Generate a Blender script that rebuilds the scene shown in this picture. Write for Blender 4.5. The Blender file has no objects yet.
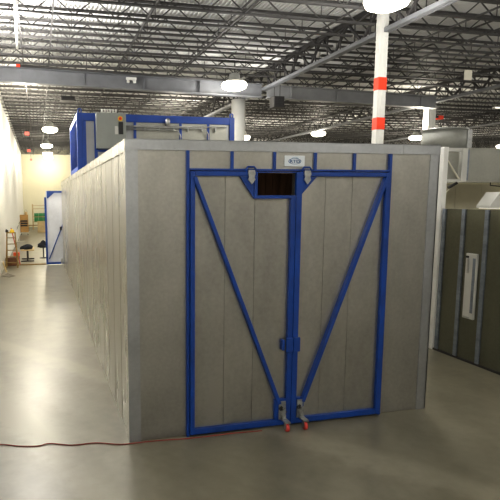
import bpy, bmesh, math, random
from mathutils import Vector, Matrix
random.seed(7)
S = bpy.context.scene
COL = S.collection
ORD = ['first','second','third','fourth','fifth','sixth','seventh','eighth','ninth','tenth','eleventh','twelfth',
       'thirteenth','fourteenth','fifteenth','sixteenth','seventeenth','eighteenth','nineteenth','twentieth',
       'twenty-first','twenty-second','twenty-third','twenty-fourth','twenty-fifth','twenty-sixth','twenty-seventh','twenty-eighth','twenty-ninth',
       'thirtieth','thirty-first','thirty-second','thirty-third','thirty-fourth','thirty-fifth','thirty-sixth','thirty-seventh','thirty-eighth','thirty-ninth','fortieth']

# ------------------------------------------------------------------ materials
def new_mat(name):
    m = bpy.data.materials.new(name); m.use_nodes = True
    nt = m.node_tree; nt.nodes.clear()
    out = nt.nodes.new('ShaderNodeOutputMaterial'); b = nt.nodes.new('ShaderNodeBsdfPrincipled')
    nt.links.new(b.outputs[0], out.inputs[0])
    return m, nt, b
def ramp(nt, fac, stops):
    r = nt.nodes.new('ShaderNodeValToRGB'); e = r.color_ramp.elements
    e[0].position, e[0].color = stops[0][0], (*stops[0][1], 1)
    e[1].position, e[1].color = stops[1][0], (*stops[1][1], 1)
    for p, c in stops[2:]:
        n = e.new(p); n.color = (*c, 1)
    nt.links.new(fac, r.inputs[0]); return r
def coords(nt, scale=(1,1,1)):
    t = nt.nodes.new('ShaderNodeTexCoord'); mp = nt.nodes.new('ShaderNodeMapping')
    mp.inputs['Scale'].default_value = scale
    nt.links.new(t.outputs['Object'], mp.inputs[0]); return mp.outputs[0]
def noise(nt, vec, scale, detail=4, rough=.55):
    n = nt.nodes.new('ShaderNodeTexNoise'); n.inputs['Scale'].default_value = scale
    n.inputs['Detail'].default_value = detail; n.inputs['Roughness'].default_value = rough
    nt.links.new(vec, n.inputs['Vector']); return n.outputs['Fac']
def bump(nt, b, h, strength, dist=.01):
    n = nt.nodes.new('ShaderNodeBump'); n.inputs['Strength'].default_value = strength
    n.inputs['Distance'].default_value = dist
    nt.links.new(h, n.inputs['Height']); nt.links.new(n.outputs[0], b.inputs['Normal'])
def simple(name, c, rough=.5, metal=0.0, var=.12, scale=6, spec=.5, sc3=(1,1,1)):
    m, nt, b = new_mat(name)
    v = coords(nt, sc3); n = noise(nt, v, scale)
    lo = tuple(max(0, x*(1-var)) for x in c); hi = tuple(min(1, x*(1+var)) for x in c)
    r = ramp(nt, n, [(.3, lo), (.7, hi)])
    nt.links.new(r.outputs[0], b.inputs['Base Color'])
    b.inputs['Roughness'].default_value = rough; b.inputs['Metallic'].default_value = metal
    b.inputs['Specular IOR Level'].default_value = spec
    return m
def galvanized(name, c, rough=.42, metal=.75, streak=(1,1,1), var=.14, bmp=.07):
    m, nt, b = new_mat(name)
    v = coords(nt, streak)
    n1 = noise(nt, v, 1.3, 5); n2 = noise(nt, coords(nt), 26, 2); n4 = noise(nt, v, 7, 4, .6)
    mx = nt.nodes.new('ShaderNodeMath'); mx.operation = 'MULTIPLY_ADD'
    nt.links.new(n2, mx.inputs[0]); mx.inputs[1].default_value = .35; nt.links.new(n1, mx.inputs[2])
    m2 = nt.nodes.new('ShaderNodeMath'); m2.operation = 'MULTIPLY_ADD'
    nt.links.new(n4, m2.inputs[0]); m2.inputs[1].default_value = .3; nt.links.new(mx.outputs[0], m2.inputs[2])
    r = ramp(nt, m2.outputs[0], [(.50, tuple(x*(1-var) for x in c)), (1.15, tuple(min(1, x*(1+var)) for x in c))])
    nt.links.new(r.outputs[0], b.inputs['Base Color'])
    rr = nt.nodes.new('ShaderNodeMapRange'); nt.links.new(n4, rr.inputs[0])
    rr.inputs['From Min'].default_value = .3; rr.inputs['From Max'].default_value = .7
    rr.inputs['To Min'].default_value = rough-.04; rr.inputs['To Max'].default_value = rough+.06
    nt.links.new(rr.outputs[0], b.inputs['Roughness'])
    b.inputs['Metallic'].default_value = metal
    bump(nt, b, n4, bmp, .012)
    return m
def emit(name, c, s):
    m, nt, b = new_mat(name)
    b.inputs['Base Color'].default_value = (*c, 1)
    b.inputs['Emission Color'].default_value = (*c, 1); b.inputs['Emission Strength'].default_value = s
    return m

M = {}
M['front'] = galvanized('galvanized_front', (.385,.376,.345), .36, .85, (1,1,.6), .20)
M['side'] = galvanized('galvanized_side', (.57,.55,.485), .27, .85, (.3,.16,.05), .05, .0)  # lighter, warmer copy of the front steel; white wall's reflection put into the colour
M['trim'] = galvanized('galvanized_trim', (.395,.405,.415), .40, .8)
M['roof'] = galvanized('galvanized_roof', (.4,.39,.36), .5, .6)
M['leaf'] = galvanized('galvanized_leaf', (.38,.371,.34), .34, .85, (1.3,1,.5), .20)
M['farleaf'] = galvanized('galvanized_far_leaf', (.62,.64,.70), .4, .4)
M['plate'] = galvanized('bright_zinc', (.36,.365,.36), .38, .85, (6,6,6), .3)
M['boothgrey'] = galvanized('spray_wall_steel', (.155,.157,.12), .33, .8, (1,1,.3), .2)
M['strip'] = galvanized('rib_zinc', (.24,.27,.32), .42, .6, (1,1,5), .3)
M['duct'] = galvanized('duct_zinc', (.33,.335,.31), .55, .25)
M['housing'] = galvanized('housing_zinc', (.38,.38,.34), .5, .5)
M['blue'] = simple('blue_paint', (.006,.050,.26), .4, 0, .18, 5)
M['blue_b'] = simple('bright_blue_paint', (.006,.060,.35), .4, 0, .12, 5)
M['steel'] = simple('joist_primer', (.055,.053,.052), .6, 0, .15, 3)
M['girder'] = simple('girder_primer', (.045,.043,.043), .5, 0, .15, 3)
M['palebeam'] = simple('pale_beam_primer', (.27,.275,.28), .5, 0, .15, 2)
M['beam'] = simple('beam_primer', (.155,.16,.17), .5, 0, .18, 2)
M['white'] = simple('white_paint', (.64,.64,.61), .45, 0, .05, 3)
M['signwhite'] = simple('sign_enamel', (.70,.74,.77), .35, 0, .03)
M['blueside'] = simple('shaded_blue_panel', (.005,.028,.16), .7, 0, .2, 4, .2)  # darker copy of the unit's blue; shade on its left face put into the colour
M['post'] = simple('post_white', (.85,.85,.83), .4, 0, .04)
M['cream'] = simple('cream_paint', (.74,.71,.60), .5, 0, .06, 2)
M['conduit'] = simple('conduit_zinc', (.5,.5,.49), .35, .8, .1)
M['cab'] = simple('cabinet_grey', (.30,.32,.30), .4, 0, .04)
M['panelgrey'] = simple('unit_panel_grey', (.42,.43,.44), .45, .3, .08, 2)
M['black'] = simple('black_plastic', (.015,.015,.017), .5)
M['dark'] = simple('dark_metal', (.05,.048,.047), .6, .3)
M['red'] = simple('red_urethane', (.62,.07,.055), .4)
M['redband'] = simple('red_tape', (.80,.06,.02), .5, 0, .05)
M['redsign'] = emit('red_sign_face', (.85,.16,.12), .7)
M['cord'] = simple('red_cord_jacket', (.26,.035,.025), .5)
M['orange'] = simple('orange_seat', (.75,.12,.03), .5)
M['redlad'] = simple('red_frame', (.40,.07,.04), .5)
M['wood'] = simple('tan_wood', (.50,.30,.11), .6, 0, .25, 4, .3, (1,1,6))
M['oldwood'] = simple('ladder_wood', (.27,.18,.06), .6, 0, .25, 4, .3, (1,1,6))
M['crate'] = simple('crate_wood', (.20,.09,.045), .65, 0, .3, 5)
M['ply'] = simple('plywood', (.55,.42,.22), .6, 0, .12, 3)
M['yellow'] = simple('yellow_helmet', (.72,.50,.03), .4)
M['cloth'] = simple('black_cloth', (.012,.013,.02), .9)
M['greycloth'] = simple('grey_cloth', (.45,.43,.40), .9)
M['green'] = simple('green_bins', (.03,.22,.07), .5, 0, .25, 8)
M['mat'] = simple('dark_mat', (.16,.14,.11), .8)
M['bowl'] = emit('lamp_glow', (1.0,.95,.80), 7)
M['lampmetal'] = simple('lamp_housing', (.5,.5,.48), .4, .5)
M['inwall'] = simple('inner_wall', (.52,.49,.38), .55, .1, .12, 1.5)
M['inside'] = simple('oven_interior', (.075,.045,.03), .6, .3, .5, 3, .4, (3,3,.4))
M['logo'] = simple('logo_blue', (.03,.10,.26), .5)
M['logolight'] = simple('logo_pale_blue', (.42,.55,.66), .5)
M['tube'] = emit('tube_glow', (1.0,.97,.88), .9)

def floor_mat():
    m, nt, b = new_mat('polished_concrete')
    v = coords(nt)
    n1 = noise(nt, v, .38, 5, .6); n2 = noise(nt, v, 2.4, 5, .6); n3 = noise(nt, coords(nt, (1.4,.4,1)), 1.1, 4)
    def mad(a, k, c):
        x = nt.nodes.new('ShaderNodeMath'); x.operation = 'MULTIPLY_ADD'
        nt.links.new(a, x.inputs[0]); x.inputs[1].default_value = k
        if hasattr(c, 'links'): nt.links.new(c, x.inputs[2])
        else: x.inputs[2].default_value = c
        return x.outputs[0]
    base = mad(n3, .5, mad(n2, .62, mad(noise(nt, v, 9, 4), .30, mad(n1, 1.0, -.23))))
    # worn pale traffic lanes: soft bands about two lines on the floor
    sep = nt.nodes.new('ShaderNodeSeparateXYZ'); nt.links.new(v, sep.inputs[0])
    tot = base
    for (px, py, dx, dy, wd, amp) in LANES:
        L_ = math.hypot(dx, dy); nx, ny = -dy/L_, dx/L_
        d = mad(sep.outputs['X'], nx, mad(sep.outputs['Y'], ny, -(px*nx+py*ny)))
        d = mad(n2, .35, mad(n1, .5, d)); d = mad(d, 1.0, -.42)
        ab = nt.nodes.new('ShaderNodeMath'); ab.operation = 'ABSOLUTE'; nt.links.new(d, ab.inputs[0])
        mr = nt.nodes.new('ShaderNodeMapRange'); mr.interpolation_type = 'SMOOTHSTEP'; nt.links.new(ab.outputs[0], mr.inputs[0])
        mr.inputs['From Min'].default_value = wd*.25; mr.inputs['From Max'].default_value = wd
        mr.inputs['To Min'].default_value = amp; mr.inputs['To Max'].default_value = 0
        tot = mad(mr.outputs[0], 1.0, tot)
    r = ramp(nt, mad(tot, .5, 0), [(.36, (.128,.118,.084)), (.47, (.172,.158,.113)), (.58, (.215,.197,.143)), (.74, (.28,.257,.19))])
    nt.links.new(r.outputs[0], b.inputs['Base Color'])
    rr = nt.nodes.new('ShaderNodeMapRange'); nt.links.new(n1, rr.inputs[0])
    rr.inputs['To Min'].default_value = .27; rr.inputs['To Max'].default_value = .38
    nt.links.new(rr.outputs[0], b.inputs['Roughness'])
    b.inputs['Specular IOR Level'].default_value = .55
    bump(nt, b, n2, .02, .01)
    return m
LANES = [(2.0,-.55,.75,-1.0,.30,.34), (-.9,.3,.45,-1.2,.30,.30), (-1.2,6,0,1,.9,.22)]
M['floor'] = floor_mat()
def wall_mat(name, c):
    m, nt, b = new_mat(name)
    v = coords(nt); n = noise(nt, v, .5, 4); n2 = noise(nt, coords(nt, (1,1,.15)), 2, 4)
    a = nt.nodes.new('ShaderNodeMath'); a.operation = 'ADD'
    nt.links.new(n, a.inputs[0]); nt.links.new(n2, a.inputs[1])
    r = ramp(nt, a.outputs[0], [(.6, tuple(x*.93 for x in c)), (1.3, c)])
    nt.links.new(r.outputs[0], b.inputs['Base Color']); b.inputs['Roughness'].default_value = .55
    return m
M['wall'] = wall_mat('white_wall', (.90,.895,.86))
M['backwall'] = wall_mat('cream_wall', (.82,.78,.60))
M['deck'] = simple('roof_deck', (.66,.66,.65), .55, 0, .08, .6)

# ------------------------------------------------------------------ mesh helpers
class MB:
    def __init__(self): self.bm = bmesh.new()
    def box(self, x0, x1, y0, y1, z0, z1):
        vs = [self.bm.verts.new((x, y, z)) for z in (z0, z1) for y in (y0, y1) for x in (x0, x1)]
        for f in ((0,2,3,1),(4,5,7,6),(0,1,5,4),(2,6,7,3),(0,4,6,2),(1,3,7,5)):
            self.bm.faces.new([vs[i] for i in f])
        return self
    def bar(self, p0, p1, w, h, up=(0,0,1)):
        p0, p1 = Vector(p0), Vector(p1); d = (p1-p0).normalized(); up = Vector(up)
        s = d.cross(up)
        if s.length < 1e-4: s = d.cross(Vector((0,1,0)))
        s.normalize(); u = s.cross(d).normalized()
        vs = []
        for p in (p0, p1):
            for a, c in ((-1,-1),(1,-1),(1,1),(-1,1)):
                vs.append(self.bm.verts.new(p + s*(a*w/2) + u*(c*h/2)))
        for f in ((3,2,1,0),(4,5,6,7),(0,1,5,4),(1,2,6,5),(2,3,7,6),(3,0,4,7)):
            self.bm.faces.new([vs[i] for i in f])
        return self
    def prism(self, pts, axis, a, b):
        """extrude a polygon (list of 2-D points) along axis from a to b"""
        def P(p, t):
            return {0:(t,p[0],p[1]), 1:(p[0],t,p[1]), 2:(p[0],p[1],t)}[axis]
        n = len(pts)
        A = [self.bm.verts.new(P(p, a)) for p in pts]; B = [self.bm.verts.new(P(p, b)) for p in pts]
        self.bm.faces.new(A); self.bm.faces.new(B[::-1])
        for i in range(n):
            self.bm.faces.new((A[i], B[i], B[(i+1) % n], A[(i+1) % n]))
        return self
    def tube(self, pts, r, n=8, closed_ends=True):
        pts = [Vector(p) for p in pts]; rings = []; prev = None
        for i, p in enumerate(pts):
            d = (pts[min(i+1, len(pts)-1)] - pts[max(i-1, 0)]).normalized()
            if prev is None:
                s = d.cross(Vector((0,0,1)))
                if s.length < 1e-3: s = d.cross(Vector((0,1,0)))
            else: s = prev - d*prev.dot(d)
            s.normalize(); prev = s; u = d.cross(s)
            rings.append([self.bm.verts.new(p + (s*math.cos(2*math.pi*k/n) + u*math.sin(2*math.pi*k/n))*r) for k in range(n)])
        for a, b in zip(rings, rings[1:]):
            for k in range(n):
                f = self.bm.faces.new((a[k], a[(k+1) % n], b[(k+1) % n], b[k])); f.smooth = True
        if closed_ends:
            self.bm.faces.new(rings[0][::-1]); self.bm.faces.new(rings[-1])
        return self
    def lathe(self, prof, c, n=24, axis=2, smooth=True):
        """revolve (radius, height) profile about an axis through c"""
        rings = []
        for r, h in prof:
            ring = []
            for k in range(n):
                a = 2*math.pi*k/n; q = (max(r, 1e-4)*math.cos(a), max(r, 1e-4)*math.sin(a))
                v = {2:(q[0], q[1], h), 0:(h, q[0], q[1]), 1:(q[0], h, q[1])}[axis]
                ring.append(self.bm.verts.new(Vector(c)+Vector(v)))
            rings.append(ring)
        for a, b in zip(rings, rings[1:]):
            for k in range(n):
                f = self.bm.faces.new((a[k], a[(k+1) % n], b[(k+1) % n], b[k])); f.smooth = smooth
        self.bm.faces.new(rings[0][::-1]); self.bm.faces.new(rings[-1])
        return self
    def blob(self, c, r, seed, sub=3, amp=.25, freq=6):
        rnd = random.Random(seed); k = [Vector((rnd.uniform(-1,1), rnd.uniform(-1,1), rnd.uniform(-1,1)))*freq for _ in range(5)]
        g = bmesh.ops.create_icosphere(self.bm, subdivisions=sub, radius=1)
        for v in g['verts']:
            d = v.co.normalized(); s = 1 + amp*sum(math.sin(q.dot(d)+i) for i, q in enumerate(k))/2.5
            p = Vector((d.x*r[0], d.y*r[1], d.z*r[2]))*s
            if p.z < 0: p.z = max(p.z*.5, -r[2]*.0)
            v.co = Vector(c)+p
        for v in g['verts']:
            for f in v.link_faces: f.smooth = True
        return self
    def build(self, name, mat, parent=None, bevel=0, origin=None):
        bmesh.ops.recalc_face_normals(self.bm, faces=self.bm.faces[:])
        me = bpy.data.meshes.new(name)
        o = bpy.data.objects.new(name, me); COL.objects.link(o)
        off = Vector((0,0,0))
        if parent is not None:
            q = parent
            while q is not None: off += q.location; q = q.parent
            o.parent = parent
        elif origin is not None:
            off = Vector(origin); o.location = off
        bmesh.ops.translate(self.bm, verts=self.bm.verts[:], vec=-off)
        self.bm.to_mesh(me); self.bm.free(); me.materials.append(mat)
        if bevel:
            b = o.modifiers.new('Bevel', 'BEVEL'); b.width = bevel; b.segments = 2; b.limit_method = 'ANGLE'
        return o

def tag(o, label=None, cat=None, group=None, kind=None):
    if label: o['label'] = label
    if cat: o['category'] = cat
    if group: o['group'] = group
    if kind: o['kind'] = kind
    return o
def thing(name, label, cat, loc=(0,0,0), group=None):
    o = bpy.data.objects.new(name, None); COL.objects.link(o); o.location = loc
    o.empty_display_size = .1
    return tag(o, label, cat, group)
def dup(root, loc, label, group=None):
    r = root.copy(); COL.objects.link(r); r.location = loc; r['label'] = label
    if group: r['group'] = group
    for ch in list(root.children):
        c = ch.copy(); COL.objects.link(c); c.parent = r
        for g in ch.children:
            d = g.copy(); COL.objects.link(d); d.parent = c
    return r
def struct(o): return tag(o, kind='structure')

# ------------------------------------------------------------------ the setting
WX, BY, RX, FY, CZ = -2.22, 44.0, 58.0, -13.0, 6.87
struct(MB().box(WX-.3, RX+.3, FY-.3, BY+.3, -.2, 0).build('floor', M['floor']))
wl = MB()
y = FY
while y < BY:                                    # tilt-up wall panels with narrow joints
    y2 = min(y+2.0, BY); wl.box(WX-.25, WX, y+.006, y2-.006, 0, CZ); y = y2
wl.box(WX-.28, WX-.012, FY, BY, 0, CZ)
struct(wl.build('wall_left', M['wall']))
struct(MB().box(WX-.25, RX, BY, BY+.25, 0, CZ).build('wall_back', M['backwall']))
struct(MB().box(RX, RX+.25, FY, BY, 0, CZ).build('wall_right', M['wall']))
struct(MB().box(WX-.25, RX, FY-.25, FY, 0, CZ).build('wall_front', M['wall']))
# corrugated roof deck, flutes running away from the camera
bm = bmesh.new(); prof = []; x = WX-.2
while x < RX+.2:
    prof += [(x, CZ+.035), (x+.026, CZ+.035), (x+.045, CZ), (x+.08, CZ)]; x += .10
rows = []
for yy in (FY-.2, BY+.2):
    rows.append([bm.verts.new((px, yy, pz)) for px, pz in prof])
for i in range(len(prof)-1):
    bm.faces.new((rows[0][i], rows[0][i+1], rows[1][i+1], rows[1][i]))
dk = MB(); dk.bm.free(); dk.bm = bm
struct(dk.build('ceiling', M['deck']))

# ------------------------------------------------------------------ roof steel
G1, G2, G3 = 6.65, 14.05, 21.6
GT, GB = 6.84, 6.22
def beamY(x): return 11.2 + .08*x
# plain web beams framed between wall, girder and columns
def skew(mb, x0, x1, ya, yb, z0, z1):
    vs = []
    for z in (z0, z1):
        for x in (x0, x1):
            for yy in (ya, yb): vs.append(mb.bm.verts.new((x, beamY(x)+yy, z)))
    for f in ((0,1,3,2),(4,6,7,5),(0,2,6,4),(1,5,7,3),(0,4,5,1),(2,3,7,6)): mb.bm.faces.new([vs[i] for i in f])
for xa, xb, lab in ((WX+.06, G1-.10, 'solid dark grey steel beam from the white wall to the near girder'),
                    (G1+.10, G2-.10, 'solid dark grey steel beam between the near and second girders')):
    bmt = M['beam'] if xa < 0 else M['palebeam']
    b = thing('roof_beam', lab, 'roof beam', (xa, beamY(xa), 5.93))
    w_ = MB(); skew(w_, xa, xb, -.012, .012, 5.965, 6.335); w_.build('web', bmt, b)
    w_ = MB(); skew(w_, xa, xb, -.12, .12, 5.93, 5.963); w_.build('bottom_flange', bmt, b)
    w_ = MB(); skew(w_, xa, xb, -.12, .12, 6.337, 6.37); w_.build('top_flange', bmt, b)
    for i in range(4):
        x = xa + .9 + i*1.85
        if x < xb:
            w_ = MB(); skew(w_, x, x+.015, -.10, -.014, 5.967, 6.333); w_.build('stiffener', bmt, b)

def joist_proto(x0, x1):
    r = thing('roof_joist', 'x', 'roof joist', (x0, 0, 6.4))
    zb, zt = 6.43, 6.815
    MB().box(x0, x1, -.04, -.008, zb-.02, zb+.022).box(x0, x1, .008, .04, zb-.02, zb+.022).build('bottom_chord', M['steel'], r)
    MB().box(x0, x1, -.045, -.008, zt-.024, zt+.024).box(x0, x1, .008, .045, zt-.024, zt+.024).build('top_chord', M['steel'], r)
    n = round((x1-x0)/.44); n += n % 2; st = (x1-x0)/n; w = MB()
    for i in range(n):
        a, c = (zb, zt-.03) if i % 2 else (zt-.03, zb)
        w.bar((x0+i*st, 0, a), (x0+(i+1)*st, 0, c), .022, .022)
        if i % 4 == 1: w.bar((x0+i*st, 0, zb), (x0+i*st, 0, zt-.03), .014, .014)
    w.build('web', M['steel'], r)
    return r
BAYS = [(WX+.02, G1-.09, 'left bay beside the white wall', -.2, 'joists of the left bay'),
        (G1+.09, G2-.09, 'middle bay past the near girder', 1.5, 'joists of the middle bay'),
        (G2+.09, G3-.09, 'right bay beyond the second girder', 7.0, 'joists of the right bay'),
        (G3+.09, 29.0, 'fourth bay beyond the third girder', 14.0, 'joists of the fourth bay'), (29.1, 37.0, 'farthest bay on the right', 18.0, 'joists of the farthest bay')]
for x0, x1, where, ymin, grp in BAYS:
    proto = None; ahead = []; behind = []
    for k in range(-8, 44):
        yy = 6.45 + .87*k
        if yy < ymin or yy > BY-.3: continue
        (ahead if yy < beamY((x0+x1)/2) else behind).append(yy)
    if x0 > 14: ahead, behind = ahead[-9:], behind[:(22 if x0 < 20 else 26)]
    for lst, word in ((ahead[::-1], 'before'), (behind, 'behind')):
        for i, yy in enumerate(lst):
            lab = 'dark open-web roof joist, %s %s the grey beam, %s' % (ORD[i], word, where)
            if proto is None:
                proto = joist_proto(x0, x1); proto.location.y = yy; proto['label'] = lab; proto['group'] = grp
            else:
                dup(proto, (x0, yy, 6.4), lab, grp)

def girder(x, y0, y1, label):
    g = thing('roof_girder', label, 'roof girder', (x, y0, GB))
    MB().box(x-.085, x-.01, y0, y1, GB-.05, GB+.04).box(x+.01, x+.085, y0, y1, GB-.05, GB+.04).build('bottom_chord', M['beam'], g)
    MB().box(x-.085, x-.01, y0, y1, 6.76, 6.86).box(x+.01, x+.085, y0, y1, 6.76, 6.86).build('top_chord', M['girder'], g)
    n = max(2, int((y1-y0)/.62)); n += n % 2; st = (y1-y0)/n; wd = MB()
    for i in range(n):
        a, c = (GB, 6.8) if i % 2 else (6.8, GB)
        wd.bar((x, y0+i*st, a), (x, y0+(i+1)*st, c), .055, .055)
        wd.bar((x, y0+(i+.5)*st, GB), (x, y0+(i+.5)*st, 6.8), .03, .03)
    wd.build('web', M['girder'], g)
girder(G1, .5, 5.22, 'dark trellis girder on the camera side of the red-banded column')
girder(G1, 5.54, BY, 'long dark trellis girder leading away from the red-banded column')
girder(G2, 6.0, BY, 'dark trellis girder along the roof over the white column beyond the duct drum')
girder(G3, 12.0, BY, 'dark trellis girder along the roof, furthest to the right')

# bridging angles running away from the camera
for i, (x, y0, z) in enumerate([(-1.15,3.2,6.44), (-.45,3.2,6.44), (1.55,3.0,6.44), (3.45,2.6,6.44), (5.6,2.2,6.44), (1.75,4,6.80), (3.7,3.4,6.80),
                (8.4,2.6,6.44), (9.6,3.4,6.44), (11.2,4.6,6.44), (12.8,6.0,6.44), (9.9,4.5,6.80)]):
    lo = 'bottom' if z < 6.6 else 'top'
    n = {-1.15:'first',-.45:'second',1.55:'third',3.45:'fourth',5.6:'fifth',1.75:'first',3.7:'second',8.4:'first',9.6:'second',11.2:'third',12.8:'fourth',9.9:'only'}[x]
    ref = 'right of the white wall' if x < G1 else 'right of the near girder'
    o = MB().bar((x, y0, z), (x, BY-.2, z), .035, .035).build('bridging_bar', M['steel'], None, 0, (x, y0, z))
    tag(o, 'thin dark bar along the joists %ss, %s %s' % (lo, n, ref), 'roof bracing', 'bridging bars')

# pipes under the roof
o = MB().tube([(-1.13, 4.0, 6.36), (-1.26, 9.0, 6.36)], .035, 10).build('roof_pipe', M['white'], None, 0, (-1.28, 4.6, 6.36))
tag(o, 'white pipe hung under the joists near the white wall', 'pipe')
p = thing('sprinkler_pipe', 'long dark pipe with red end just above the grey beam', 'pipe', (-1.3, 10.7, 6.36))
def sp_(x): return (x, beamY(x)-.27, 6.36)
MB().tube([sp_(-1.25), sp_(6.2)], .035, 10).build('pipe_run', M['dark'], p)
MB().tube([sp_(-1.36), sp_(-1.25)], .045, 10).build('end_cap', M['redband'], p)
for i in range(6):
    x = -.6+i*1.25; q = sp_(x)
    MB().tube([(x, q[1], 6.39), (x, q[1], CZ+.02)], .009, 6).build('hanger_rod', M['dark'], p)

# columns
c = thing('support_column', 'round white column behind the blue rooftop unit', 'column', (6.42, 13.5, 0))
MB().lathe([(.255,0),(.255,6.17)], (6.42,13.5,0), 32).build('shaft', M['white'], c)
MB().box(6.2, 6.68, 13.25, 13.75, 6.172, 6.185).build('cap_plate', M['beam'], c)
def hcol(x, y, w, label, bands, tone, top):
    c = thing('steel_column', label, 'column', (x, y, 0)); h = w/2
    MB().box(x-h, x+h, y-h*.8, y+h*.8, 0.021, top).box(x-.02, x+.02, y-h*.8-.012, y-h*.8, .021, top).build('shaft', tone, c)
    MB().box(x-h-.05, x+h+.05, y-h-.05, y+h+.05, 0, .02).build('base_plate', M['dark'], c)
    for z0, z1 in bands:
        e = .004
        MB().box(x-h-e, x+h+e, y-h*.8-.014, y+h*.8+e, z0, z1).build('red_band', M['redband'], c)
hcol(6.64, 5.38, .20, 'white steel column with two red bands near the top', [(4.97,5.24),(4.11,4.37)], M['white'], 6.84)
hcol(14.2, 12.9, .34, 'plain white steel column standing behind the round duct drum', [], M['white'], 6.16)

# high-bay lamps, then their lights plus added fill lights
def lamp_proto():
    t = thing('high_bay_lamp', 'x', 'ceiling lamp', (0,0,0))
    MB().lathe([(.10,.26),(.16,.22),(.18,.10),(.22,.06),(.34,.0),(.36,-.02)], (0,0,.16), 28).build('housing', M['lampmetal'], t)
    MB().lathe([(.36,.13),(.40,.06),(.36,-.03),(.22,-.09),(.02,-.11)], (0,0,0), 28).build('glowing_bowl', M['bowl'], t)
    MB().tube([(0,0,.42),(0,0,CZ-6.01)], .012, 6).build('hanger_rod', M['dark'], t)
    return t
LP = [(5.19, 10.7, 'bright round lamp hanging in front of the round white column'),
      (5.28, 3.35, 'bright round lamp hanging in front of the red-banded column'),
      (14.27, 21.6, 'glowing lamp far behind, seen right of the hanging black heater'),
      (21.1, 22.3, 'glowing lamp far behind, seen beside the duct drum'),
      (10.9, 24.2, 'tiny glowing lamp seen just right of the round white column'),
      (31.0, 25.8, 'small glowing lamp far away at the right edge above the upper housing'),
      (-.18, 22.8, 'nearest glowing lamp of the row leading along the white wall'),
      (-.22, 31.5, 'second glowing lamp of the row leading along the white wall'),
      (-.05, 38.0, 'third glowing lamp of the row leading along the white wall'),
      (.1, 42.3, 'glowing lamp of the row along the white wall, closest to the cream wall')]
lp = None
for x, y, lab in LP:
    if lp is None:
        lp = lamp_proto(); lp.location = (x, y, 6.02); lp['label'] = lab; lp['group'] = 'high bay lamps'
    else: dup(lp, (x, y, 6.02), lab, 'high bay lamps')
def ceiling_fill(x, y, e, c=(1,.97,.92)):  # added upward spot that brightens the roof deck, not part of a fixture
    l = bpy.data.lights.new('ceiling_fill_spot', 'SPOT'); l.energy = e; l.shadow_soft_size = .4; l.spot_size = math.radians(155); l.spot_blend = 1; l.color = c
    o = bpy.data.objects.new('ceiling_fill_spot', l); COL.objects.link(o); o.location = (x, y, 4.6); o.rotation_euler = (math.pi, 0, 0)
def point(x, y, z, e, r=.3, c=(1,.93,.78)):
    l = bpy.data.lights.new('lamp_or_fill_light', 'POINT'); l.energy = e; l.shadow_soft_size = r; l.color = c
    o = bpy.data.objects.new('lamp_or_fill_light', l); COL.objects.link(o); o.location = (x, y, z)
for x, y, e in [(5.19,10.7,170),(5.28,3.35,220),(14.27,21.6,330),(21.1,22.3,330),(10.9,24.2,330),(-.18,22.8,230),(-.22,31.5,200),(-.05,38,190),(.1,42.3,110),
                (-.6,-5.5,200),(6.5,-5.5,210),(5.2,18.1,330),(14,4,330),(14,-4,200),(14,13,330),(5.2,33,330),(14,33,330),(22,10,330),(30,18,400),(27,27,400),(38,28,400),(34,40,400),(-1.1,-7.5,120),(-1.2,7.5,430),(-1.2,15.0,540)]:  # this row has no fixtures: added lights filling hall, left wall and far roof
    near = y < 12
    point(x, y, 5.5, e, .3, (1,.97,.92) if near else (1,.93,.78))
    ceiling_fill(x, y, e*(1.0 if near else .6), (1,.97,.92) if near else (1,.93,.80))

# unit heaters, sign card, alarm, emergency light, signs
def heater(loc, w, d, h, label):
    x, y, z = loc
    t = thing('unit_heater', label, 'heater', loc)
    MB().box(x-w/2, x+w/2, y-d/2, y+d/2, z, z+h).build('casing', M['dark'], t, .015)
    f = MB()
    for i in range(6):
        zz = z+.05+i*(h-.1)/5
        f.bar((x-w/2+.03, y-d/2-.012, zz), (x+w/2-.03, y-d/2-.012, zz), .02, .012)
    f.build('louvre', M['black'], t)
    for s in (-1, 1):
        MB().tube([(x+s*w*.27, y, z+h), (x+s*w*.27, y, CZ+.02)], .012, 6).build('hanger_rod', M['dark'], t)
heater((6.88, 11.2, 5.53), .37, .35, .35, 'black box heater hanging right of the round white column')
heater((.28, 14.6, 6.08), .50, .4, .16, 'flat dark unit hanging behind the grey beam')
t = thing('sign_card', 'blank white square card hanging under the joists at right', 'sign', (12.07, 8.76, 6.15))
MB().box(11.93, 12.21, 8.75, 8.765, 6.15, 6.45).build('card', M['cream'], t)
for s in (-.1, .1): MB().tube([(12.07+s, 8.757, 6.45), (12.07+s, 8.757, CZ+.02)], .006, 6).build('hanger_wire', M['dark'], t)
t = thing('emergency_light', 'white twin-head emergency light on the face of the grey beam', 'light', (2.0, 11.2, 6.1))
yb = beamY(2.0)-.125
MB().box(1.86, 2.18, yb-.08, yb, 6.19, 6.27).build('battery_box', M['white'], t, .01)
for s in (-.1, .1):
    MB().lathe([(.02,.07),(.045,.03),(.05,-.02),(.04,-.03)], (2.02+s, yb-.05, 6.135), 14).build('lamp_head', M['white'], t)
t = thing('alarm_horn', 'small red alarm box on the right side of the far white column', 'alarm', (14.75, 12.9, 5.62))
MB().box(14.375, 14.55, 12.82, 12.98, 5.68, 5.76).build('bracket', M['dark'], t)
MB().box(14.55, 14.78, 12.8, 13.0, 5.63, 5.77).build('horn_body', M['redband'], t, .02)
t = thing('strip_lamp', 'slim white strip lamp far away under the joists at the right edge', 'light', (18.9, 13.2, 6.2))
MB().box(17.5, 20.5, 13.15, 13.25, 6.2, 6.26).build('lamp_body', M['lampmetal'], t); MB().box(17.55, 20.45, 13.13, 13.149, 6.19, 6.25).build('glowing_tube', M['tube'], t)
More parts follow.
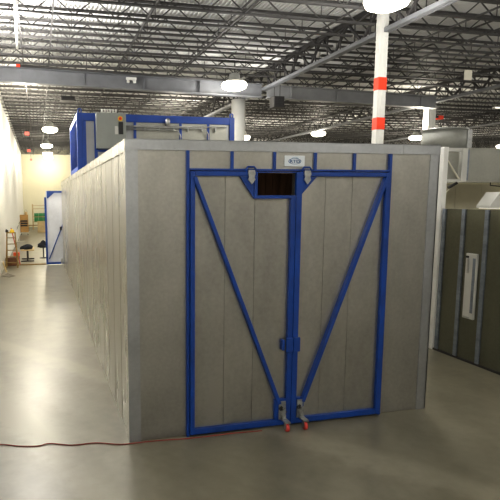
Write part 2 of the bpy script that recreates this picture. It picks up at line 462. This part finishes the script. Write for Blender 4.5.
for x in (18, 20): MB().tube([(x, 13.2, 6.26), (x, 13.2, CZ+.02)], .008, 6).build('hanger_wire', M['dark'], t)
sg = None
for (x, y), lab in zip([(-1.29,20.8), (-1.36,30.1), (-1.34,38.4)], ['nearest small red sign hanging from the joists by the white wall',
        'middle small red sign hanging from the joists by the white wall', 'furthest small red sign hanging from the joists by the white wall']):
    if sg is None:
        sg = thing('hanging_sign', lab, 'sign', (0,0,0), 'red hanging signs')
        MB().box(-.10, .10, -.03, .03, 5.54, 5.70).build('sign_box', M['redsign'], sg, .01)
        MB().tube([(0,0,5.70),(0,0,6.45)], .01, 6).build('hanger_rod', M['dark'], sg)
        sg.location = (x, y, 0)
    else: dup(sg, (x, y, 0), lab, 'red hanging signs')

# ------------------------------------------------------------------ the big booth
W, L, H = 3.69, 15.7, 3.2
T = .115
B = thing('industrial_oven', 'long galvanized steel walk-in oven with blue-framed double doors', 'oven', (0,0,0))
# left side: interlocking vertical panels, each turned a hair so reflections break at the seams
s = MB(); n = 28; st = (L-.02)/n; rnd = random.Random(3)
for i in range(n):
    y0, y1 = .01+i*st, .01+(i+1)*st; d0, d1 = rnd.uniform(0,.004), rnd.uniform(0,.004)
    s.prism([(.012+d0, y0+.004), (d0, y0+.02), (d1, y1-.02), (.012+d1, y1-.004), (.06, y1-.002), (.06, y0+.002)], 2, .0, H-.02)
s.box(.03, .09, .01, L, 0, H-.02)
s.build('left_wall', M['side'], B)
MB().box(W-.09, W-.008, .01, L, 0, H-.02).build('right_wall', M['side'], B)
s = MB(); 
for i in range(14): s.box(.02, W-.02, .02+i*1.12, .02+i*1.12+1.11, H-.06, H-.004)
s.build('roof_panel', M['roof'], B)
MB().box(.09, W-.09, L-.09, L-.01, 0, H-.06).build('rear_wall', M['front'], B)
# inner lining seen through the vision opening
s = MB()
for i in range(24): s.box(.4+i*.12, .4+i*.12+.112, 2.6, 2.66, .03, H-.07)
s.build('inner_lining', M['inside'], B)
# front panels either side of the doors and five header panels
def panel(name, x0, x1, z0, z1, y=.0, m='front'):
    return MB().box(x0+.002, x1-.002, y, y+.07, z0+.002, z1-.002).build(name, M[m], B, .003)
X0, X1 = .62, 3.05
panel('front_panel', T-.02, X0+.01, 0, H-.09); panel('front_panel', X1-.01, W-T+.02, 0, H-.09)
hx = [X0, 1.125, 1.61, 2.095, 2.58, X1]
for a, c_ in zip(hx, hx[1:]): panel('header_panel', a, c_, 2.90, H-.09)
# galvanized trims: two corners, front cap in two lengths, left eave cap
MB().box(-.012, T, -.012, .003, 0, H-.10).build('corner_trim', M['trim'], B)
MB().box(-.012, .0025, .004, .14, 0, H-.121).build('corner_return', M['side'], B)
MB().box(W-T, W+.012, -.012, .003, 0, H-.10).box(W-.003, W+.012, -.012, .14, 0, H-.10).build('corner_trim', M['trim'], B)
MB().box(-.014, 3.205, -.014, .002, H-.103, H+.004).box(-.014, 3.205, -.014, .10, H, H+.006).build('cap_trim', M['trim'], B)
MB().box(3.209, W+.014, -.014, .002, H-.103, H+.004).box(3.209, W+.014, -.014, .10, H, H+.006).build('cap_trim', M['trim'], B)
for a, c_ in ((.002,5.1),(5.106,10.4),(10.406,L)):
    MB().box(-.016, .002, a, c_, H-.12, H+.004).box(-.016, .12, a+.1, c_, H-.002, H+.005).build('eave_trim', M['side'], B)
for i, x in enumerate(hx[1:-1]):
    MB().box(x-.016, x+.016, -.02, .002, 2.905, H-.105).build('header_mullion', M['blue'], B)
fr = MB().box(X0, X0+.032, -.035, .002, 0, H-.105).box(X1-.032, X1, -.035, .002, 0, H-.105).box(X0+.03, X1-.03, -.03, .002, 2.895, 2.915)
fr.build('door_surround', M['blue'], B)
# rivets along the front corner trims and header cap
s = MB()
for x in [.12+i*.38 for i in range(10)]: s.lathe([(.006,-.018),(.004,-.0135)], (x, 0, H-.085), 8, 1)
s.build('rivets', M['plate'], B)

ZB, ZT, XM = .025, 2.885, 1.85
def leaf(parent, left):
    """one door leaf: sheet with three seams, blue tube frame, brace, corner gusset, foot hardware"""
    xh, xf = (X0+.036, XM-.003) if left else (X1-.036, XM+.003)      # hinge side, free side
    sg = 1 if left else -1
    lo, hi = min(xh, xf), max(xh, xf)
    s = MB()
    if left:
        for a, c_, zt in ((lo, 1.047, ZT), (1.051, 1.386, ZT), (1.39, hi, 2.62)): s.box(a, c_, -.018, .05, ZB, zt)
    else:
        for a, c_ in ((lo, 2.225), (2.229, 2.56), (2.564, hi)): s.box(a, c_, -.018, .05, ZB, ZT)
    d = s.build('door', M['leaf'], parent)
    f = MB(); yf, yb = -.062, -.018
    sw = .056
    f.box(*sorted((xh, xh+sg*.05)), yf, yb, ZB, ZT)
    f.box(lo+.05, hi-sw, yf, yb, ZB, ZB+.065)
    if left:
        f.box(hi-sw, hi, yf-.004, yb, ZB, 2.635)
        f.box(lo+.05, 1.40, yf, yb, ZT-.048, ZT)
        f.box(1.362, 1.40, yf, yb, 2.60, ZT-.05)
        f.box(1.40, hi, yf, yb, 2.598, 2.635)
        f.box(1.402, hi, yf, yb, ZT-.012, ZT)
    else:
        f.box(lo, lo+sw+.01, yf-.004, yb, ZB, ZT)
        f.box(lo+sw+.012, hi-.05, yf, yb, ZT-.048, ZT)
    f.build('door_frame', M['blue'], d, .004)
    if left: pts = [(1.20, ZT-.05), (1.36, ZT-.05), (1.36, 2.61)]
    else: pts = [(2.10, ZT-.05), (lo+.066, ZT-.05), (lo+.066, 2.64)]
    MB().prism(pts, 1, -.05, -.02).build('gusset', M['blue'], d)
    a = (xh+sg*.045, -.042, ZT-.06); e = (1.71 if left else 2.0, -.042, .28)
    MB().bar(a, e, .04, .074, (0,1,0)).build('brace', M['blue'], d, .004)
    # hanging plate at the top with its loop
    cx = 1.325 if left else 1.975
    MB().prism([(cx-.034,2.90),(cx+.034,2.90),(cx+.042,2.86),(cx+.030,2.83),(cx+.042,2.80),(cx,2.75),(cx-.042,2.80),(cx-.030,2.83),(cx-.042,2.86)], 1, -.078, -.063).build('hanger_plate', M['plate'], d)
    MB().tube([(cx-.052,-.05,2.87),(cx-.052,-.05,2.915),(cx-.035,-.05,2.935),(cx+.035,-.05,2.935),(cx+.052,-.05,2.915),(cx+.052,-.05,2.87)], .011, 8).build('lifting_loop', M['blue'], d)
    # latch block at mid height
    lx = (XM-.085, XM-.004) if left else (XM+.004, XM+.085)
    MB().box(lx[0], lx[1], -.092, -.066, .885, 1.05).build('latch', M['blue'], d, .006)
    if left: MB().box(XM-.13, XM-.10, -.085, -.02, .91, 1.03).build('latch_bolt', M['blue'], d, .004)
    # foot plate, spring arm, fork and wheel
    px = (1.70, 1.785) if left else (1.925, 1.995)
    bx = px if not left else (1.675, 1.792)
    MB().box(bx[0]-.02 if left else bx[0], bx[1] if left else bx[1]+.02, -.056, -.02, .07, .33).build('foot_backing', M['blue'], d)
    MB().box(px[0], px[1], -.075, -.057, .095, .31).build('foot_plate', M['plate'], d, .004)
    cx = 1.745 if left else 1.968
    cy = -.19
    MB().bar((px[0]+.02, -.09, .21), (cx+.01, -.11, .14), .03, .035).bar((cx+.005, -.10, .24), (cx+.005, -.10, .11), .03, .03).build('spring_arm', M['plate'], d)
    MB().bar((px[0]+.01, -.083, .245), (px[1]-.01, -.083, .17), .014, .05).build('toggle_lever', M['dark'], d)
    fk = MB().box(cx-.032, cx+.032, cy-.03, -.072, .105, .12)
    for q in (-1, 1): fk.box(cx+q*.024-.003, cx+q*.024+.003, cy-.022, cy+.022, .035, .106)
    fk.build('caster_fork', M['plate'], d)
    MB().lathe([(.03,-.018),(.045,-.014),(.047,0),(.045,.014),(.03,.018)], (cx, cy, .048), 20, 0).build('caster_wheel', M['red'], d)
    return d
leaf(B, True); leaf(B, False)
# maker's plate over the doors
sp = MB().box(1.728, 1.968, -.012, .0, 2.945, 3.062).build('sign_plate', M['signwhite'], B, .004)
def ellipse_ring(cx, cz, rx, rz, t, y0, y1, n=40, a0=0, a1=2*math.pi):
    m = MB(); pr = None
    for i in range(n+1):
        a = a0+(a1-a0)*i/n; c_, s_ = math.cos(a), math.sin(a)
        q = [m.bm.verts.new((cx+(rx+k*t)*c_, yy, cz+(rz+k*t*.7)*s_)) for yy in (y0, y1) for k in (-.5, .5)]
        if pr:
            for u, v in ((0,1),(1,3),(3,2),(2,0)): m.bm.faces.new((pr[u], pr[v], q[v], q[u]))
        pr = q
    return m
ellipse_ring(1.848, 3.001,   .072, .030, .006, -.0155, -.012).build('emblem_ring', M['logo'], sp)
ellipse_ring(1.848, 3.012, .050, .030, .009, -.0155, -.012, 24, .3, math.pi-.3).build('emblem_arc', M['logolight'], sp)
cu = bpy.data.curves.new('lettering', 'FONT'); cu.body = 'RTD'; cu.size = .044; cu.align_x = 'CENTER'; cu.align_y = 'CENTER'; cu.extrude = .001; cu.offset = .0006
tmp = bpy.data.objects.new('tmp', cu); COL.objects.link(tmp)
bpy.context.view_layer.update()
me = bpy.data.meshes.new_from_object(tmp.evaluated_get(bpy.context.evaluated_depsgraph_get())); bpy.data.objects.remove(tmp)
me.materials.clear(); me.materials.append(M['logo'])
me.transform(Matrix.Translation((1.848, -.0165, 2.998)) @ Matrix.Rotation(math.pi/2, 4, 'X') @ Matrix.Scale(1.45, 4, (1,0,0)))
o = bpy.data.objects.new('lettering', me); COL.objects.link(o); o.parent = sp; o['label'] = 'blue letters RTD'
# door leaf at the far end, folded back past the left wall
yd = L+.03
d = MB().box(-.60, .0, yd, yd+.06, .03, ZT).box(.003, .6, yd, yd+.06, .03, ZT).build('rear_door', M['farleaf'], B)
d['label'] = 'open rear door leaf standing out past the left wall'
MB().box(-.66, -.585, yd-.05, yd, .03, 2.64).box(-.585, .55, yd-.045, yd, .03, .11).box(-.56, .55, yd-.045, yd, ZT-.07, ZT).box(-.56, -.50, yd-.045, yd, 2.60, ZT-.07).build('door_frame', M['blue'], d)
MB().prism([(-.50,ZT-.07),(-.28,ZT-.07),(-.50,2.62)], 1, yd-.03, yd-.002).build('gusset', M['blue'], d)
MB().bar((-.54, yd-.025, .24), (.50, yd-.025, 2.75), .04, .06, (0,1,0)).build('brace', M['blue'], d)
MB().box(-.10, -.03, yd-.10, yd-.02, 1.36, 1.50).build('latch', M['black'], d)
MB().box(-.10, -.02, yd-.09, yd-.05, .04, .25).build('foot_plate', M['plate'], d)

l = bpy.data.lights.new('oven_fill_light', 'POINT'); l.energy = 9; l.color = (1,.8,.6); l.shadow_soft_size = .1  # added fill light that lifts the dark interior behind the opening
o = bpy.data.objects.new('oven_fill_light', l); COL.objects.link(o); o.location = (2.3, 1.2, 2.2)
# ------------------------------------------------------------------ unit on the roof
UX0, UX1, UY0, UY1, UZ0, UZ1 = -.01, 3.62, 6.5, 9.1, H+.008, 4.44
U = thing('rooftop_unit', 'blue-framed grey heating unit standing on the oven roof', 'machine', (UX0, UY0, UZ0))
MB().box(UX0+.03, UX1-.03, UY0+.04, UY1-.04, UZ0+.02, UZ1-.02).build('casing', M['panelgrey'], U)
f = MB()
for x in (UX0, UX1-.12):
    for y in (UY0, UY1-.12): f.box(x, x+.12, y, y+.12, UZ0, UZ1)
for y in (UY0, UY1-.08):
    f.box(UX0+.12, UX1-.12, y, y+.08, UZ1-.16, UZ1); f.box(UX0+.12, UX1-.12, y, y+.08, UZ0, UZ0+.1)
for x in (UX0, UX1-.08):
    f.box(x, x+.08, UY0+.12, UY1-.12, UZ1-.12, UZ1); f.box(x, x+.08, UY0+.12, UY1-.12, UZ0, UZ0+.1)
f.build('frame', M['blue_b'], U, .006)
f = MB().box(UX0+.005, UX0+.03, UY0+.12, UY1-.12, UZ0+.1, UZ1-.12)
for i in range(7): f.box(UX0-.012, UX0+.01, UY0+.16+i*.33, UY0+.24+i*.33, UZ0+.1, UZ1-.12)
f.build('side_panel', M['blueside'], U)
MB().box(.11, .185, UY0-.004, UY0+.04, UZ0+.1, UZ1-.16).build('post', M['blue_b'], U)
MB().box(.365, .43, UY0-.01, UY0+.04, UZ0+.1, UZ1-.16).build('post', M['blue_b'], U)
MB().box(.43, .85, UY0-.008, UY0+.04, 3.62, 3.67).build('crossbar', M['blue_b'], U)
for x in (1.27, 2.32, 2.98): MB().box(x-.028, x+.028, UY0+.0, UY0+.04, UZ0+.1, UZ1-.16).build('post', M['blue_b'], U)
for i, (a, c_) in enumerate(((1.30,2.29),(2.35,2.95),(3.01,3.43))):
    MB().box(a, c_, UY0+.015, UY0+.04, UZ0+.1, UZ1-.165).build('grey_panel', M['housing'], U)
cab = MB().box(.39, 1.03, 6.27, UY0-.012, 3.68, 4.43).build('control_cabinet', M['cab'], U, .008)
MB().lathe([(.055,-.006),(.055,.0)], (.905, 6.266, 4.31), 18, 1).build('button_ring', M['yellow'], cab)
MB().lathe([(.024,-.035),(.032,-.03),(.032,-.004)], (.905, 6.268, 4.31), 16, 1).build('stop_button', M['redband'], cab)
MB().box(.87, .965, 6.255, 6.268, 3.98, 4.24).build('meter_strip', M['black'], cab)
MB().box(.785, .855, 6.262, 6.268, 3.98, 4.15).build('label_plate', M['white'], cab)
for i in range(6): MB().tube([(.52+i*.06, 6.38, 4.43), (.53+i*.06, 6.38, 4.52)], .02, 8).build('cable_gland', M['white'], cab)
for z in (4.17, 4.12): MB().tube([(1.03, 6.44, z), (2.0, 6.44, z), (2.0+(.15 if z < 4.15 else .75), 6.44, z)] + ([(2.25,6.44,z-.03),(2.30,6.44,z-.12),(2.30,6.44,z-.4)] if z < 4.15 else [(2.9,6.44,z-.03),(2.96,6.44,z-.12),(2.96,6.44,z-.4)]), .014, 8).build('conduit', M['conduit'], U)
MB().tube([(1.03, 6.45, 4.19), (3.4, 6.45, 4.215)], .01, 8).build('conduit', M['conduit'], U)
for i in range(7): MB().box(1.15+i*.33, 1.165+i*.33, 6.43, 6.5, 4.10, 4.20).build('conduit_clip', M['conduit'], U)
MB().lathe([(.03,-.09),(.05,-.06),(.055,0),(.05,.05),(.02,.07)], (2.0, 6.42, 4.30), 16).build('sensor_ball', M['conduit'], U)
MB().box(1.965, 2.035, 6.42, 6.5, 4.22, 4.25).build('sensor_bracket', M['dark'], U)
for x, y in ((.06, UY0+.06), (UX1-.06, UY0+.06)):
    s = ellipse_ring(x, UZ1+.055, .035, .045, .03, y-.012, y+.012, 20); s.box(x-.05, x+.05, y-.012, y+.012, UZ1-.002, UZ1+.02); s.build('lifting_eye', M['blue_b'], U)

# ------------------------------------------------------------------ red cord on the floor
pts = [(-2.15,.32),(-1.75,.34),(-1.37,.28),(-1.17,.19),(-.97,.14),(-.85,.17),(-.62,.07),(-.37,.06),(-.15,-.03),(-.03,-.05),(.14,-.05),(.36,-.06),(.59,-.085),(.89,-.09),(1.11,-.085),(1.48,-.11)]
fine = []
for i in range(len(pts)-1):
    p0, p1, p2, p3 = pts[max(i-1,0)], pts[i], pts[i+1], pts[min(i+2, len(pts)-1)]
    for k in range(5):
        t = k/5
        fine.append(tuple(.5*(2*p1[j]+(p2[j]-p0[j])*t+(2*p0[j]-5*p1[j]+4*p2[j]-p3[j])*t*t+(3*p1[j]-p0[j]-3*p2[j]+p3[j])*t**3) for j in (0,1)))
fine.append(pts[-1])
o = MB().tube([(x, y, .006) for x, y in fine], .006, 8).build('power_cord', M['cord'], None, 0, (-.5, .1, 0))
tag(o, 'thin red cord lying on the concrete along the oven front', 'cord')

# ------------------------------------------------------------------ spray booth on the right
SX, SY = 5.65, 2.28
R = thing('spray_booth', 'grey steel spray booth with ribbed low wall at the right', 'spray booth', (SX, SY, 0))
s = MB(); ys = [2.075, 1.66, 1.21, .70, .2, -.3, -.8, -1.3, -1.8, -2.3]
for a, c_ in zip([2.135]+ys[1:], ys[1:]): s.box(SX+.01, SX+.05, c_+.003, a-.003, .02, 2.41)
s.build('low_wall', M['boothgrey'], R)
for y in ys[:-1]:
    r = MB().box(SX-.012, SX+.012, y-.035, y+.035, .02, 2.41)
    for k in range(12): r.lathe([(.010,-.02),(.007,-.012)], (SX, y, .12+k*.2), 8, 0)
    r.build('rib_strip', M['strip'], R)
MB().box(SX-.02, SX+.06, -2.3, 2.135, 0, .03).build('sill', M['dark'], R)
MB().box(SX-.022, SX+.065, 2.14, SY+.04, 0, 3.42).build('corner_post', M['post'], R)
MB().box(6.10, 6.21, 2.262, SY+.05, 2.86, 3.42).build('frame_post', M['white'], R)
MB().box(SX+.067, 6.098, 2.27, SY+.03, 2.86, 2.90).build('frame_rail', M['white'], R)
MB().box(SX+.067, 6.098, 2.27, SY+.03, 3.36, 3.42).build('frame_rail', M['white'], R)
MB().bar((SX+.09, 2.29, 3.33), (6.09, 2.29, 2.90), .02, .022, (0,1,0)).build('frame_brace', M['cream'], R)
MB().box(SX+.067, 6.098, 2.34, 2.37, 2.90, 3.36).build('frame_panel', M['housing'], R)
s = MB()
for a, c_ in ((6.215,7.4),(7.405,8.6),(8.605,9.8)): s.box(a, c_, SY, 2.85, 2.885, 3.40)
s.box(6.213, 9.8, SY-.015, 2.87, 2.85, 2.882).box(6.213, 9.8, SY-.01, 2.87, 3.40, 3.425)
s.build('upper_housing', M['housing'], R)
MB().box(6.213, 6.25, SY-.012, SY-.001, 2.885, 3.395).build('housing_edge', M['strip'], R)
s = MB(); xx = 5.75
while xx < 9.7: s.box(xx, xx+.595, 3.3, 3.35, .02, 2.845); xx += .6
s.build('inner_wall', M['inwall'], R)
MB().bar((6.12, 2.45, 2.80), (5.83, 2.6, 2.44), .016, .016).build('stay_bar', M['cream'], R)
MB().bar((6.15, 2.40, 2.845), (6.02, 2.44, 2.76), .05, .04).build('stay_bracket', M['dark'], R)
# white hatch on the low wall
hp = MB().box(SX-.03, SX+.008, 1.315, 1.53, .70, 1.73).build('hatch', M['white'], R, .006)
MB().box(SX-.034, SX-.029, 1.335, 1.385, .80, 1.66).build('inset_strip', M['strip'], hp)
MB().box(SX-.05, SX-.03, 1.455, 1.485, 1.42, 1.65).build('latch', M['conduit'], hp, .004)
MB().box(SX-.055, SX-.03, 1.47, 1.51, 1.66, 1.69).build('catch', M['dark'], hp)
MB().box(SX-.045, SX-.03, 1.39, 1.50, .715, .735).build('hinge', M['conduit'], hp)
# light fitting hung under the upper housing
t = thing('strip_light', 'white strip light hanging inside the spray booth below the upper housing', 'light', (7.2, 1.9, 2.45))
MB().prism([(6.24,2.46),(6.42,2.68),(8.5,2.68),(8.68,2.46),(8.68,2.42),(6.24,2.42)], 1, 1.76, 2.04).build('reflector', M['white'], t)
MB().box(6.27, 8.65, 1.78, 2.02, 2.412, 2.419).build('diffuser', M['tube'], t)
for x in (6.8, 8.2): MB().tube([(x, 1.9, 2.68), (x, 1.9, 2.75), (x, 2.35, 2.80), (x, 2.35, 2.85)], .01, 6).build('hanger_rod', M['dark'], t)
al = bpy.data.lights.new('strip_light_glow', 'AREA'); al.shape = 'RECTANGLE'; al.size = 2.4; al.size_y = .22; al.energy = 75; al.color = (1,.95,.78)
ao = bpy.data.objects.new('strip_light_glow', al); COL.objects.link(ao); ao.location = (7.4, 1.9, 2.40)
al.use_shadow = True
# drum standing over the frame
t = thing('duct_drum', 'short round galvanized duct drum above the spray booth frame', 'duct', (6.4, 3.0, 3.43))
DC = (6.28, 2.92, 3.431)
MB().lathe([(.37,0),(.37,.35)], DC, 40).build('drum_shell', M['duct'], t)
MB().lathe([(.37,.35),(.39,.352),(.39,.372),(.35,.374)], DC, 40).build('top_rim', M['plate'], t)
MB().lathe([(.35,-.004),(.39,-.002),(.39,.018),(.37,.02)], DC, 40).build('bottom_rim', M['plate'], t)
MB().box(6.51, 6.61, 2.62, 2.655, 3.43, 3.78).build('bright_edge_strip', M['plate'], t)  # added strip that gives the drum its bright right edge
# ------------------------------------------------------------------ things along the left wall
def ladder(x, y, w, h, name, label, mat):
    t = thing(name, label, 'ladder', (x, y, 0))
    f = MB()
    for q in (-1, 1): MB().bar((x+q*w/2, y-.28, 0), (x+q*w/2*.7, y-.03, h), .035, .06).build('front_rail', mat, t)
    for q in (-1, 1): MB().bar((x+q*w/2, y+.33, 0), (x+q*w/2*.7, y+.03, h-.02), .03, .04).build('rear_rail', mat, t)
    for i in range(5):
        k = (i+.8)/5.6; z = h*k; yy = y-.28+.25*k; ww = w*(1-.3*k)
        MB().box(x-ww/2+.01, x+ww/2-.01, yy-.01, yy+.09, z, z+.022).build('step', mat, t)
    MB().box(x-w*.4, x+w*.4, y-.08, y+.08, h, h+.03).build('top_cap', mat, t)
    return t
ladder(-1.93, 15.45, .42, 1.30, 'stepladder', 'yellowish wooden stepladder standing open beside the white wall', M['oldwood'])
h = thing('hard_hat', 'yellow hard hat resting on top of the wooden stepladder', 'hard hat', (-1.89, 15.42, 1.33))
MB().lathe([(.085,0),(.08,.05),(.06,.09),(.03,.11),(.005,.115)], (-1.89,15.42,1.338), 20).build('shell', M['yellow'], h)
MB().lathe([(.085,0),(.105,-.002),(.105,.006),(.08,.01)], (-1.89,15.42,1.334), 20).build('brim', M['yellow'], h)
o = MB().blob((-2.08,15.44,1.335), (.06,.07,.10), 4).build('tool_pouch', M['cloth'], None, 0, (-2.08,15.44,1.335))
tag(o, 'black pouch on top of the stepladder beside the hard hat', 'pouch')
t = thing('leaning_board', 'narrow red-brown board leaning behind the wooden stepladder', 'board', (-1.75, 16.1, 0))
MB().bar((-1.66, 16.0, .03), (-1.96, 16.2, 1.45), .03, .20, (0,1,0)).build('board', M['redlad'], t)
# crate
t = thing('wooden_crate', 'low red-brown slatted crate on the floor under the stepladder', 'crate', (-1.98, 15.95, 0))
s = MB()
for k in range(2):
    for (a, c_) in ((15.82,15.84),(16.18,16.20)): s.box(-2.2, -1.78, a, c_, .03+k*.15, .15+k*.15)
    for (a, c_) in ((-2.2,-2.18),(-1.80,-1.78)): s.box(a, c_, 15.842, 16.178, .03+k*.15, .15+k*.15)
s.build('slats', M['crate'], t); MB().box(-2.178, -1.802, 15.842, 16.178, .0, .03).build('bottom', M['crate'], t)
# board against wall, mat, plank
o = MB().bar((-2.08, 14.2, .01), (-2.18, 14.15, .36), .25, .03, (1,0,0)).build('offcut_board', M['ply'], None, 0, (-2.15,14.2,0))
tag(o, 'short tan board leaning on the white wall foot', 'board')
o = MB().prism([(-2.18,13.1),(-1.9,12.75),(-1.72,13.0),(-2.02,13.75)], 2, .001, .012).build('floor_mat', M['mat'], None, 0, (-1.95,13.1,0))
tag(o, 'small dark mat flat on the concrete before the stepladder', 'mat')
o = MB().box(-1.84, -.68, 15.93, 16.02, 0, .035).build('floor_plank', M['oldwood'], None, 0, (-1.3,15.97,0))
tag(o, 'long thin plank lying on the floor before the open rear door', 'plank')
# chair
t = thing('work_stool', 'orange-red stool between the wooden stepladder and the work table', 'stool', (-1.80, 16.6, 0))
MB().box(-1.93, -1.69, 16.45, 16.75, .30, .45).build('seat', M['orange'], t, .015)
for x in (-1.91, -1.71):
    for y in (16.48, 16.72): MB().tube([(x, y, 0), (x, y, .31)], .014, 8).build('leg', M['dark'], t)
# work table on two T stands
t = thing('work_table', 'narrow low work table on two T stands', 'table', (-1.4, 17.5, 0))
MB().box(-1.66, -1.12, 17.0, 18.2, .46, .50).build('tabletop', M['ply'], t, .004)
for y in (17.15, 18.05):
    MB().box(-1.43, -1.37, y-.03, y+.03, .04, .46).build('post', M['dark'], t)
    MB().box(-1.66, -1.14, y-.035, y+.035, 0, .04).build('foot', M['dark'], t)
o = MB().blob((-1.42,17.4,.50), (.24,.26,.20), 11).build('work_bag', M['cloth'], None, 0, (-1.42,17.4,.5))
tag(o, 'black cloth heap on the low work table', 'bag')
o = MB().blob((-1.80,16.62,.452), (.09,.11,.20), 12).build('grey_bag', M['greycloth'], None, 0, (-1.80,16.62,.452))
tag(o, 'grey bag on the orange-red stool', 'bag')
t = thing('work_stool', 'small dark stool by the free edge of the open rear door', 'stool', (-.72, 18.3, 0))
MB().lathe([(.17,0),(.18,.015),(.17,.03)], (-.74,18.3,.46), 20).build('seat', M['dark'], t)
MB().tube([(-.74,18.3,.03),(-.74,18.3,.46)], .03, 10).build('post', M['dark'], t)
MB().lathe([(.18,0),(.18,.015),(.04,.04)], (-.74,18.3,0), 20).build('base', M['dark'], t)
o = MB().blob((-.74,18.3,.49), (.28,.24,.22), 21, 3, .35).build('black_jacket', M['cloth'], None, 0, (-.74,18.3,.49))
tag(o, 'black jacket heaped on the stool by the open rear door', 'jacket')
# rolling wooden cabinet
t = thing('rolling_cabinet', 'tan wooden cabinet on casters with dark rows of parts', 'cabinet', (-1.93, 33.6, 0))
bd = MB().box(-2.2, -1.64, 33.5, 33.9, .2, 1.43).build('carcass', M['wood'], t)
for i in range(3):
    r_ = MB().box(-2.17, -1.69, 33.48, 33.499, .62+i*.16, .73+i*.16); r_.build('bin_row', M['black'], t)
for x in (-2.17, -1.69):
    for y in (33.55, 33.85):
        MB().tube([(x, y, .09), (x, y, .2)], .025, 8).build('caster_stem', M['white'], t)
        MB().lathe([(.045,-.02),(.05,0),(.045,.02)], (x, y, .05), 12, 0).build('caster_wheel', M['dark'], t)
t = thing('paint_can', 'small tin standing on the rolling wooden cabinet', 'can', (-1.8, 33.7, 1.43))
MB().lathe([(.10,0),(.10,.22)], (-1.78,33.7,1.43), 16).build('body', M['ply'], t)
MB().tube([(-1.87,33.7,1.62),(-1.84,33.7,1.76),(-1.78,33.7,1.80),(-1.72,33.7,1.76),(-1.69,33.7,1.62)], .008, 6).build('handle', M['dark'], t)
t = thing('lamp_stand', 'thin pale stand with a slanted arm beside the white wall', 'stand', (-2.0, 27.5, 0))
MB().tube([(-2.08,27.5,.03),(-2.08,27.5,1.15)], .018, 8).build('post', M['cream'], t)
MB().tube([(-2.2,27.5,.75),(-2.0,27.5,1.22)], .012, 8).build('arm', M['dark'], t)
MB().bar((-2.2,27.5,.02),(-1.8,27.5,.02), .05, .04).build('foot', M['cream'], t)
# rack with green bins, wooden box before it
t = thing('storage_rack', 'cream storage rack of green bins near the far wall', 'rack', (-.6, 40.2, 0))
for x in (-1.38, .3):
    for y in (39.95, 40.55): MB().box(x-.05, x+.05, y-.05, y+.05, 0, 2.1).build('upright', M['ply'], t)
for z in (.66, 1.08, 1.75, 2.02): MB().box(-1.33, .25, 39.93, 40.57, z-.04, z).build('shelf', M['ply'], t)
k = 0
for z, hh in ((.66,.37), (1.08,.27)):
    for i in range(4):
        x = -1.1+i*.36
        o = MB().prism([(39.96,z),(40.5,z),(40.5,z+hh),(40.02,z+hh),(39.93,z+hh*.6)], 0, x-.174, x+.174).build('storage_bin', M['green'], None, 0, (x,40.2,z))
        tag(o, 'green bin on the %s shelf of the cream rack, %s from the left' % ('lower' if z < 1 else 'upper', ORD[i]), 'bin', 'green bins on the rack')
t = thing('plywood_box', 'open plywood box on the floor before the storage rack', 'box', (-.6, 36.2, 0))
MB().box(-1.02,-.2,36.0,36.03,.02,.85).box(-1.02,-.2,36.5,36.53,.02,.85).box(-1.02,-.99,36.032,36.498,.02,.85).box(-.23,-.2,36.032,36.498,.02,.85).build('sides', M['ply'], t)
MB().box(-1.02,-.2,36.0,36.53,0,.02).build('bottom', M['ply'], t)
t = thing('guard_rail', 'low pale rail standing between rolling cabinet and plywood box', 'rail', (-1.3, 38.5, 0))
MB().box(-1.75, -.95, 38.5, 38.55, .40, .47).build('rail', M['oldwood'], t)
for x in (-1.7, -1.0): MB().box(x-.02, x+.02, 38.51, 38.54, 0, .40).build('post', M['oldwood'], t)

# ------------------------------------------------------------------ to life size
K = 1.6
for me in bpy.data.meshes: me.transform(Matrix.Scale(K, 4))
for o in S.objects:
    o.location = o.location*K
    for md in o.modifiers:
        if md.type == 'BEVEL': md.width *= K
for l in bpy.data.lights:
    l.energy *= K*K
    if l.type != 'AREA': l.shadow_soft_size *= K
    else: l.size *= K; l.size_y *= K
for mt in bpy.data.materials:
    for n in mt.node_tree.nodes:
        if n.type == 'MAPPING': n.inputs['Scale'].default_value = [v/K for v in n.inputs['Scale'].default_value]
        if n.type == 'BUMP': n.inputs['Distance'].default_value *= K

# ------------------------------------------------------------------ world, camera, colour
w = bpy.data.worlds.new('World'); S.world = w; w.use_nodes = True
w.node_tree.nodes['Background'].inputs[0].default_value = (.8,.8,.8,1); w.node_tree.nodes['Background'].inputs[1].default_value = .1
f_, cx_, cy_ = 526.105, 168.91, 265.894
rx, ry, rz = -.1296, -.0047, -.2405
cam = bpy.data.cameras.new('camera'); co = bpy.data.objects.new('camera', cam); COL.objects.link(co)
cam.sensor_fit = 'HORIZONTAL'; cam.sensor_width = 36; cam.lens = f_/500*36
cam.shift_x = (250-cx_)/500; cam.shift_y = (cy_-250)/500
cam.clip_end = 300
r = Vector((math.cos(rz), math.sin(rz), 0)); fw = Vector((-math.sin(rz), math.cos(rz), 0)); u = Vector((0,0,1))
fw, u = fw*math.cos(rx)+u*math.sin(rx), -fw*math.sin(rx)+u*math.cos(rx)
r, u = r*math.cos(ry)+u*math.sin(ry), -r*math.sin(ry)+u*math.cos(ry)
m = Matrix((r, u, -fw)).transposed().to_4x4(); m.translation = Vector((-.8726, -5.3367, 2.6184))*K
co.matrix_world = m
S.camera = co
S.view_settings.view_transform = 'Standard'
S.view_settings.exposure = .16
S.view_settings.gamma = .86
